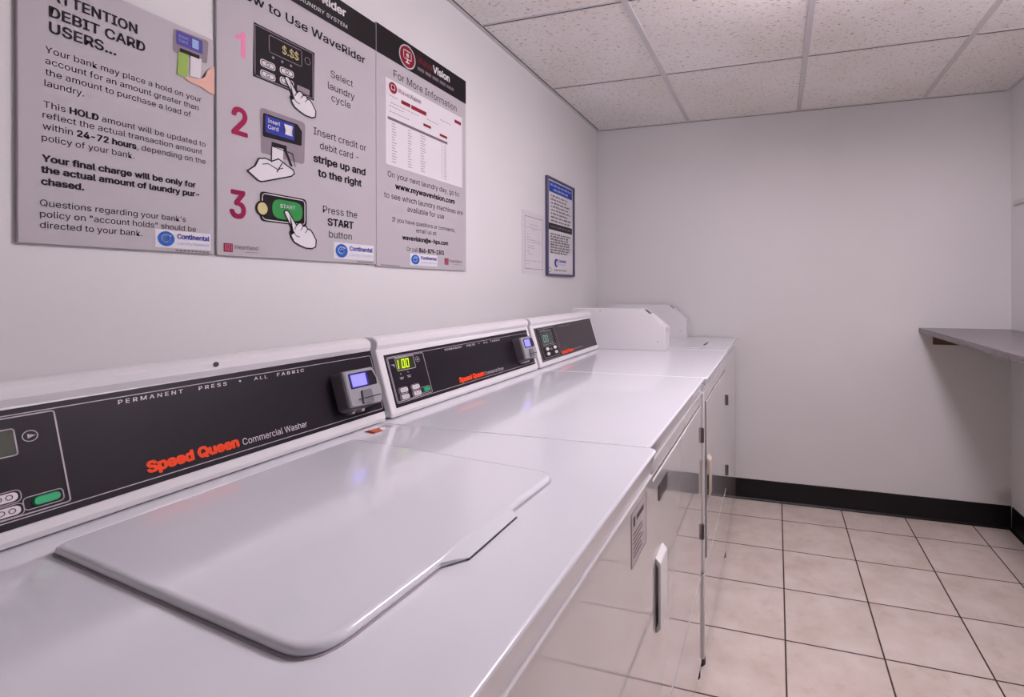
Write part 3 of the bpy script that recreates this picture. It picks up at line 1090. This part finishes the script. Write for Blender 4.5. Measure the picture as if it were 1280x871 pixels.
paragraphs(p1, [r + (0.0098,) for r in P1_TEXT], (4, 4, 3, 3), 0.006)
ph = wsub(p1, 'reader_picture', 'grey_ink_mid', lambda b: WALL.poly(b, rounded([(0.636, 1.628), (0.694, 1.630), (0.697, 1.676), (0.638, 1.672)], 0.006, 4), P1))
wsub(ph, 'pictured_screen', 'violet_ink', lambda b: WALL.poly(b, rrect(0.642, 1.645, 0.686, 1.671, 0.003), P2))
wsub(ph, 'pictured_screen_text', 'logo_pale', lambda b: (WALL.text(b, 'Insert', 0.646, 0.662, 1.660, P3, cap=0.005), WALL.text(b, 'Card', 0.646, 0.660, 1.652, P3, cap=0.005), WALL.rect(b, 0.668, 1.650, 0.679, 1.667, P3)))
wsub(ph, 'pictured_card', 'lime_ink', lambda b: WALL.poly(b, [(0.643, 1.589), (0.660, 1.590), (0.662, 1.634), (0.645, 1.632)], P3))
wsub(ph, 'pictured_card', 'white_ink', lambda b: WALL.poly(b, [(0.664, 1.595), (0.682, 1.597), (0.684, 1.635), (0.665, 1.633)], P3))
wsub(ph, 'pictured_slot', 'ink', lambda b: WALL.rect(b, 0.648, 1.633, 0.680, 1.640, P4))
wsub(p1, 'pictured_hand', 'skin_ink', lambda b: WALL.poly(b, [(0.655, 1.587), (0.664, 1.583), (0.682, 1.582), (0.694, 1.576), (0.7062, 1.575), (0.7062, 1.628), (0.699, 1.624), (0.693, 1.616), (0.690, 1.604), (0.684, 1.598), (0.672, 1.592), (0.658, 1.591)], P5))
company_logo(p1, 0.609, 0.7000, 1.2695, 1.3015)
mini_line(p1, 0.640, 0.698, 1.2645)

# ---- poster 2
p2 = board('poster', 'grey wall poster of three numbered picture steps beside the dense text poster', 'poster', 0.7115, 1.1215, 1.2615, 1.925)
wsub(p2, 'header_band', 'header', lambda b: WALL.rect(b, 0.7115, 1.850, 1.1215, 1.925, P1))
wsub(p2, 'header_text', 'white_ink', lambda b: (WALL.text(b, 'Rider', 0.951, 1.021, 1.890, P2, cap=0.0195, bold=0.03), WALL.text(b, 'LAUNDRY SYSTEM', 0.885, 1.025, 1.8625, P2, cap=0.0095)))
wsub(p2, 'header_name', 'maroon', lambda b: WALL.text(b, 'Wave', 0.872, 0.949, 1.890, P2, cap=0.0195, bold=0.01))
wsub(p2, 'heading', 'ink', lambda b: WALL.text(b, 'How to Use WaveRider', 0.742, 1.084, 1.797, P1, cap=0.0195, bold=0.016))


P2_TEXT = [('Select', 0.975, 1.043, 1.7190, 0.004), ('laundry', 0.967, 1.048, 1.6875, 0.004), ('cycle', 0.977, 1.035, 1.6605, 0.004),
                             ('Insert credit or', 0.927, 1.086, 1.5635, 0.004), ('debit card -', 0.944, 1.060, 1.5330, 0.004), ('stripe up and', 0.926, 1.084, 1.4985, BD), ('to the right', 0.938, 1.071, 1.4660, BD),
                             ('Press the', 0.952, 1.056, 1.3800, 0.004), ('START', 0.965, 1.044, 1.3510, BD), ('button', 0.969, 1.038, 1.3215, 0.004)]
paragraphs(p2, [(([(r[0], r[4])] if r[4] > 0.01 else r[0]), r[1], r[2], r[3], 0.0172) for r in P2_TEXT], (3, 4, 3))
wsub(p2, 'numeral', 'pink_ink', lambda b: WALL.poly(b, [(0.7585, 1.672), (0.7675, 1.672), (0.7675, 1.725), (0.7610, 1.725), (0.7560, 1.7165), (0.7470, 1.7125), (0.7470, 1.7055), (0.7585, 1.7085)], P1))
wsub(p2, 'numeral', 'crimson', lambda b: WALL.text(b, '2', 0.739, 0.772, 1.511, P1, cap=0.054, bold=0.025))
wsub(p2, 'numeral', 'crimson_dark', lambda b: WALL.text(b, '3', 0.735, 0.768, 1.341, P1, cap=0.054, bold=0.025))
# step 1: control panel
kp = wsub(p2, 'keypad_picture', 'ink', lambda b: WALL.poly(b, [(0.783, 1.643), (0.928, 1.643), (0.930, 1.758), (0.785, 1.758)], P1))
wsub(kp, 'keypad_outline', 'grey_ink_mid', lambda b: (WALL.loop(b, rrect(0.787, 1.647, 0.925, 1.754, 0.002), 0.0018, P2), WALL.loop(b, rrect(0.818, 1.710, 0.896, 1.747, 0.004), 0.0016, P2), WALL.loop(b, ellipse(0.911, 1.730, 0.007, 0.008, 18), 0.0014, P2),
                                                  [WALL.poly(b, ellipse(u, 1.701, 0.003, 0.003, 10), P2) for u in (0.827, 0.848, 0.869)]))
wsub(kp, 'price_digits', 'yellow_ink', lambda b: WALL.text(b, '$.$$', 0.848, 0.888, 1.7205, P2, cap=0.0170, bold=0.01))
for u, v in ((0.815, 1.680), (0.815, 1.657), (0.859, 1.682), (0.859, 1.660)):
    kb = wsub(kp, 'keypad_button', 'white_ink', lambda b: WALL.poly(b, rrect(u - 0.017, v - 0.008, u + 0.017, v + 0.008, 0.007), P2))
    wsub(kb, 'button_outline', 'ink', lambda b: (WALL.loop(b, rrect(u - 0.014, v - 0.0055, u + 0.014, v + 0.0055, 0.005), 0.0016, P3), WALL.loop(b, ellipse(u, v, 0.004, 0.003, 12), 0.0014, P3)))
wsub(kp, 'keypad_start', 'grey_ink_mid', lambda b: WALL.poly(b, rrect(0.884, 1.650, 0.916, 1.664, 0.003), P2))
hand(p2, 0.853, 0.932, 1.600, 1.672, P4)
# step 2: card reader
rd = wsub(p2, 'reader_picture', 'grey_ink_mid', lambda b: WALL.poly(b, rounded([(0.800, 1.486), (0.902, 1.484), (0.905, 1.583), (0.797, 1.583)], [0.004, 0.010, 0.010, 0.010], 4), P1))
wsub(rd, 'reader_window', 'ink', lambda b: WALL.poly(b, rounded([(0.803, 1.522), (0.895, 1.526), (0.896, 1.560), (0.885, 1.573), (0.804, 1.573)], 0.004, 3), P2))
wsub(rd, 'reader_screen', 'blue_ink', lambda b: WALL.rect(b, 0.809, 1.533, 0.876, 1.5695, P3))
wsub(rd, 'screen_text', 'white_ink', lambda b: (WALL.text(b, 'Insert', 0.814, 0.842, 1.5555, P4, cap=0.0085, bold=0.01), WALL.text(b, 'Card', 0.814, 0.838, 1.5425, P4, cap=0.0085, bold=0.01), WALL.poly(b, [(0.853, 1.541), (0.872, 1.541), (0.870, 1.551), (0.873, 1.564), (0.851, 1.564), (0.855, 1.551)], P4)))
wsub(rd, 'reader_slot', 'ink', lambda b: WALL.rect(b, 0.823, 1.502, 0.858, 1.516, P2))
cdp = wsub(p2, 'card_picture', 'white_ink', lambda b: WALL.poly(b, [(0.822, 1.470), (0.848, 1.470), (0.850, 1.507), (0.823, 1.506)], P3))
wsub(cdp, 'card_edge', 'ink', lambda b: (WALL.loop(b, [(0.822, 1.470), (0.823, 1.506), (0.872, 1.502), (0.878, 1.474)], 0.0016, P4, False), WALL.poly(b, [(0.853, 1.503), (0.858, 1.503), (0.872, 1.474), (0.868, 1.472)], P4)))
h2 = [(0.770, 1.441), (0.786, 1.455), (0.794, 1.472), (0.808, 1.476), (0.822, 1.473), (0.838, 1.482), (0.850, 1.476), (0.862, 1.470), (0.872, 1.466), (0.876, 1.458), (0.868, 1.450), (0.858, 1.446), (0.832, 1.436), (0.800, 1.424), (0.793, 1.425)]
hp = wsub(p2, 'pointing_hand', 'white_ink', lambda b: WALL.poly(b, h2, P4))
wsub(hp, 'hand_outline', 'ink', lambda b: (WALL.loop(b, h2, 0.0026, P5), WALL.loop(b, [(0.802, 1.462), (0.814, 1.466), (0.836, 1.458), (0.848, 1.464)], 0.0018, P5, False), WALL.loop(b, [(0.834, 1.452), (0.846, 1.474)], 0.0022, P5, False)))
# step 3: start button
sb = wsub(p2, 'start_picture', 'ink', lambda b: WALL.poly(b, rrect(0.797, 1.340, 0.908, 1.404, 0.010), P1))
wsub(sb, 'start_outline', 'white_ink', lambda b: WALL.loop(b, rrect(0.802, 1.344, 0.903, 1.400, 0.009), 0.0020, P2))
wsub(sb, 'start_button', 'green_ink', lambda b: WALL.poly(b, rrect(0.824, 1.350, 0.897, 1.393, 0.0200, 7), P2))
wsub(sb, 'start_text', 'white_ink', lambda b: WALL.text(b, 'START', 0.842, 0.878, 1.3755, P3, cap=0.0075, bold=0.01))
wsub(sb, 'start_ring', 'ink', lambda b: WALL.poly(b, ellipse(0.802, 1.367, 0.015, 0.017), P3))
wsub(sb, 'start_coin', 'yellow_ink', lambda b: WALL.poly(b, ellipse(0.802, 1.367, 0.011, 0.0130), P4))
hand(p2, 0.851, 0.932, 1.290, 1.371, P4)
partner_logo(p2, 0.7235, 0.793, 1.2690, 1.2865)
company_logo(p2, 0.983, 1.1115, 1.2705, 1.3115)
mini_line(p2, 1.055, 1.110, 1.2645)

# ---- poster 3
p3 = board('poster', 'grey wall poster showing a picture of a web page under a black heading band', 'poster', 1.1225, 1.5385, 1.2570, 1.931)
wsub(p3, 'header_band', 'header', lambda b: WALL.rect(b, 1.1235, 1.850, 1.5385, 1.931, P1))
eb = wsub(p3, 'emblem', 'maroon', lambda b: WALL.poly(b, ellipse(1.244, 1.887, 0.031, 0.031), P2))
wsub(eb, 'emblem_mark', 'white_ink', lambda b: (WALL.loop(b, ellipse(1.244, 1.887, 0.033, 0.033), 0.004, P3), WALL.loop(b, rrect(1.228, 1.880, 1.260, 1.904, 0.003), 0.0028, P3), WALL.text(b, 'e', 1.239, 1.250, 1.886, P3, cap=0.015, bold=0.03), WALL.rect(b, 1.236, 1.868, 1.252, 1.872, P3), WALL.rect(b, 1.242, 1.872, 1.246, 1.879, P3)))
wsub(p3, 'header_name', 'maroon', lambda b: WALL.text(b, 'Wave', 1.288, 1.358, 1.891, P2, cap=0.0205, bold=0.005))
wsub(p3, 'header_text', 'white_ink', lambda b: (WALL.text(b, 'Vision', 1.360, 1.446, 1.891, P2, cap=0.0215, bold=0.03)))
wsub(p3, 'header_strapline', 'ink_grey', lambda b: [WALL.rect(b, a, 1.868, c, 1.878, P2) for a, c in ((1.288, 1.318), (1.324, 1.352), (1.358, 1.388), (1.394, 1.424), (1.430, 1.468))])
wsub(p3, 'heading', 'ink', lambda b: WALL.text(b, 'For More Information', 1.188, 1.484, 1.8045, P1, cap=0.0215, bold=0.006))


P3_TEXT = [('On your next laundry day, go to:', 1.164, 1.500, 1.5140, 0.0160), ([('www.mywavevision.com', BD)], 1.193, 1.473, 1.4845, 0.0155), ('to see which laundry machines are', 1.150, 1.518, 1.4525, 0.0160), ('available for use', 1.243, 1.415, 1.4255, 0.0160),
                            ('If you have questions or comments,', 1.181, 1.474, 1.3880, 0.0130), ('email us at:', 1.281, 1.378, 1.3670, 0.0130), ([('wavevision@e-hps.com', BD)], 1.221, 1.436, 1.3400, 0.0130),
                            ([('Or call ', 0.004), ('866-879-1301', BD)], 1.240, 1.415, 1.3070, 0.0130)]
paragraphs(p3, P3_TEXT, (4, 3, 1))
ws = wsub(p3, 'web_page_picture', 'white_ink', lambda b: WALL.rect(b, 1.157, 1.548, 1.516, 1.793, P1))
wsub(ws, 'page_emblem', 'maroon', lambda b: WALL.poly(b, ellipse(1.185, 1.772, 0.016, 0.016), P2))
wsub(ws, 'page_emblem_mark', 'white_ink', lambda b: WALL.loop(b, rrect(1.178, 1.767, 1.192, 1.780, 0.001), 0.0018, P3))
wsub(ws, 'page_name', 'maroon', lambda b: WALL.text(b, 'Wave', 1.205, 1.250, 1.767, P2, cap=0.0125))
wsub(ws, 'page_name_end', 'ink', lambda b: WALL.text(b, 'Vision', 1.252, 1.303, 1.767, P2, cap=0.0125, bold=0.01))
for r in ((1.218, 1.739, 1.256, 1.750), (1.260, 1.738, 1.328, 1.750), (1.472, 1.764, 1.509, 1.775), (1.314, 1.704, 1.350, 1.712), (1.393, 1.695, 1.432, 1.703)):
    wsub(ws, 'page_button', 'maroon', lambda b: WALL.rect(b, *r, P2))
wsub(ws, 'page_header_row', 'ink_grey', lambda b: WALL.rect(b, 1.164, 1.677, 1.433, 1.685, P2))


rnd = random.Random(3)
for u, w in ((1.180, 0.018), (1.245, 0.016), (1.300, 0.024), (1.415, 0.008)):
    wsub(ws, 'page_column_print', 'ink_pale', lambda b: [WALL.rect(b, u, 1.668 - k * 0.0078, u + w * rnd.uniform(0.6, 1.1), 1.6706 - k * 0.0078, P2) for k in range(15)])
for z, u0, u1 in ((1.745, 1.170, 1.210), (1.726, 1.175, 1.300), (1.716, 1.170, 1.235), (1.700, 1.170, 1.26), (1.748, 1.395, 1.46), (1.728, 1.33, 1.40)):
    wsub(ws, 'page_line_print', 'ink_pale', lambda b: [WALL.rect(b, u0 + 0.012 * k, z, u0 + 0.012 * k + 0.009, z + 0.0028, P2) for k in range(int((u1 - u0) / 0.012))])
for u in (1.404, 1.424):
    wsub(ws, 'page_rule_print', 'ink_pale', lambda b: WALL.rect(b, u, 1.556, u + 0.0015, 1.676, P2))
company_logo(p3, 1.254, 1.380, 1.2660, 1.3015)
partner_logo(p3, 1.417, 1.512, 1.2750, 1.2960)
mini_line(p3, 1.137, 1.212, 1.2600)

# ---- framed blue-headed sign
sg = thing('sign', (XL, 2.353, 1.259), 'narrow slate-framed sign with a blue heading band beside the paper notice', 'sign')
one_box('sign_board', 'paper', sg, XL + 0.0005, XW, 2.190, 2.516, 1.262, 1.735)
bm = bmesh.new()
for a in ((2.186, 2.197, 1.258, 1.739), (2.511, 2.522, 1.258, 1.739), (2.197, 2.511, 1.258, 1.268), (2.197, 2.511, 1.729, 1.739)):
    box(bm, XL + 0.0005, XL + 0.016, *a, 0.0015, 1)
obj('sign_frame', bm, 'frame_blue', sg)
wsub(sg, 'heading_band', 'blue_ink', lambda b: WALL.rect(b, 2.218, 1.669, 2.501, 1.722, P1))
wsub(sg, 'middle_band', 'header', lambda b: WALL.rect(b, 2.213, 1.484, 2.500, 1.517, P1))


def scribble(b, rows, rnd, lift, th):
    for z, u0, u1 in rows:
        u = u0
        while u < u1:
            w = rnd.uniform(0.012, 0.045)
            e = min(u + w, u1)
            p = u
            while p < e - 0.002:
                WALL.rect(b, p, z, min(p + 0.0055, e), z + th * rnd.choice((0.7, 1.0, 1.0)), lift)
                p += 0.0075
            u = e + 0.008


rnd = random.Random(11)
wsub(sg, 'heading_print', 'logo_pale', lambda b: scribble(b, [(1.700, 2.232, 2.488), (1.679, 2.265, 2.455)], rnd, P2, 0.011))
wsub(sg, 'upper_print', 'ink', lambda b: scribble(b, [(1.648 - 0.0175 * k, 2.238, 2.30 + rnd.uniform(0.12, 0.19)) for k in range(8)], rnd, P1, 0.0085))
wsub(sg, 'lower_print', 'ink', lambda b: scribble(b, [(1.460 - 0.0130 * k, 2.232, 2.33 + rnd.uniform(0.09, 0.16)) for k in range(8)], rnd, P1, 0.0085))
wsub(sg, 'middle_print', 'ink_grey', lambda b: scribble(b, [(1.496, 2.235, 2.478)], rnd, P2, 0.010))
slg = wsub(sg, 'sign_logo', 'blue_ink', lambda b: WALL.poly(b, ellipse(2.300, 1.323, 0.024, 0.021), P1))
wsub(slg, 'logo_stripe', 'paper', lambda b: WALL.poly(b, ellipse(2.308, 1.322, 0.011, 0.013), P2))
wsub(sg, 'logo_name', 'blue_ink', lambda b: WALL.text(b, 'Continental', 2.330, 2.420, 1.328, P1, cap=0.013, bold=0.03))
wsub(sg, 'logo_line', 'logo_pale', lambda b: scribble(b, [(1.312, 2.335, 2.412)], rnd, P1, 0.008))
wsub(sg, 'foot_print', 'ink_grey', lambda b: (scribble(b, [(1.283, 2.275, 2.43)], rnd, P1, 0.008), WALL.loop(b, ellipse(2.222, 1.287, 0.018, 0.010, 16), 0.003, P1)))

# ---- paper notice beside it
nt_ = thing('paper_notice', (XL, 2.07, 1.26), 'plain white paper notice with a thin printed border beside the framed sign', 'notice')
one_box('sheet', 'paper', nt_, XL + 0.0005, XL + 0.002, 1.957, 2.183, 1.261, 1.541)
XN = XL + 0.002
NOTE = Sheet(lambda y, z, l: Vector((XN + l, y, z)))
bm = bmesh.new()
NOTE.loop(bm, [(1.981, 1.284), (2.156, 1.284), (2.156, 1.517), (1.981, 1.517)], 0.0022, P1)
obj('printed_border', bm, 'ink_grey', nt_)
bm = bmesh.new()
rnd = random.Random(5)
for z, u0, u1 in ((1.482, 2.03, 2.11), (1.468, 2.00, 2.145), (1.460, 2.05, 2.09), (1.436, 2.00, 2.02), (1.424, 2.00, 2.03), (1.412, 2.00, 2.13), (1.402, 2.00, 2.14), (1.386, 2.01, 2.07), (1.376, 2.01, 2.075), (1.360, 2.00, 2.03), (1.350, 2.01, 2.06), (1.318, 1.99, 2.145), (1.304, 2.00, 2.02)):
    u = u0
    while u < u1:
        w = rnd.uniform(0.008, 0.022)
        NOTE.rect(bm, u, z, min(u + w, u1), z + 0.003, P1)
        u += w + 0.005
obj('printed_lines', bm, 'ink_pale', nt_)
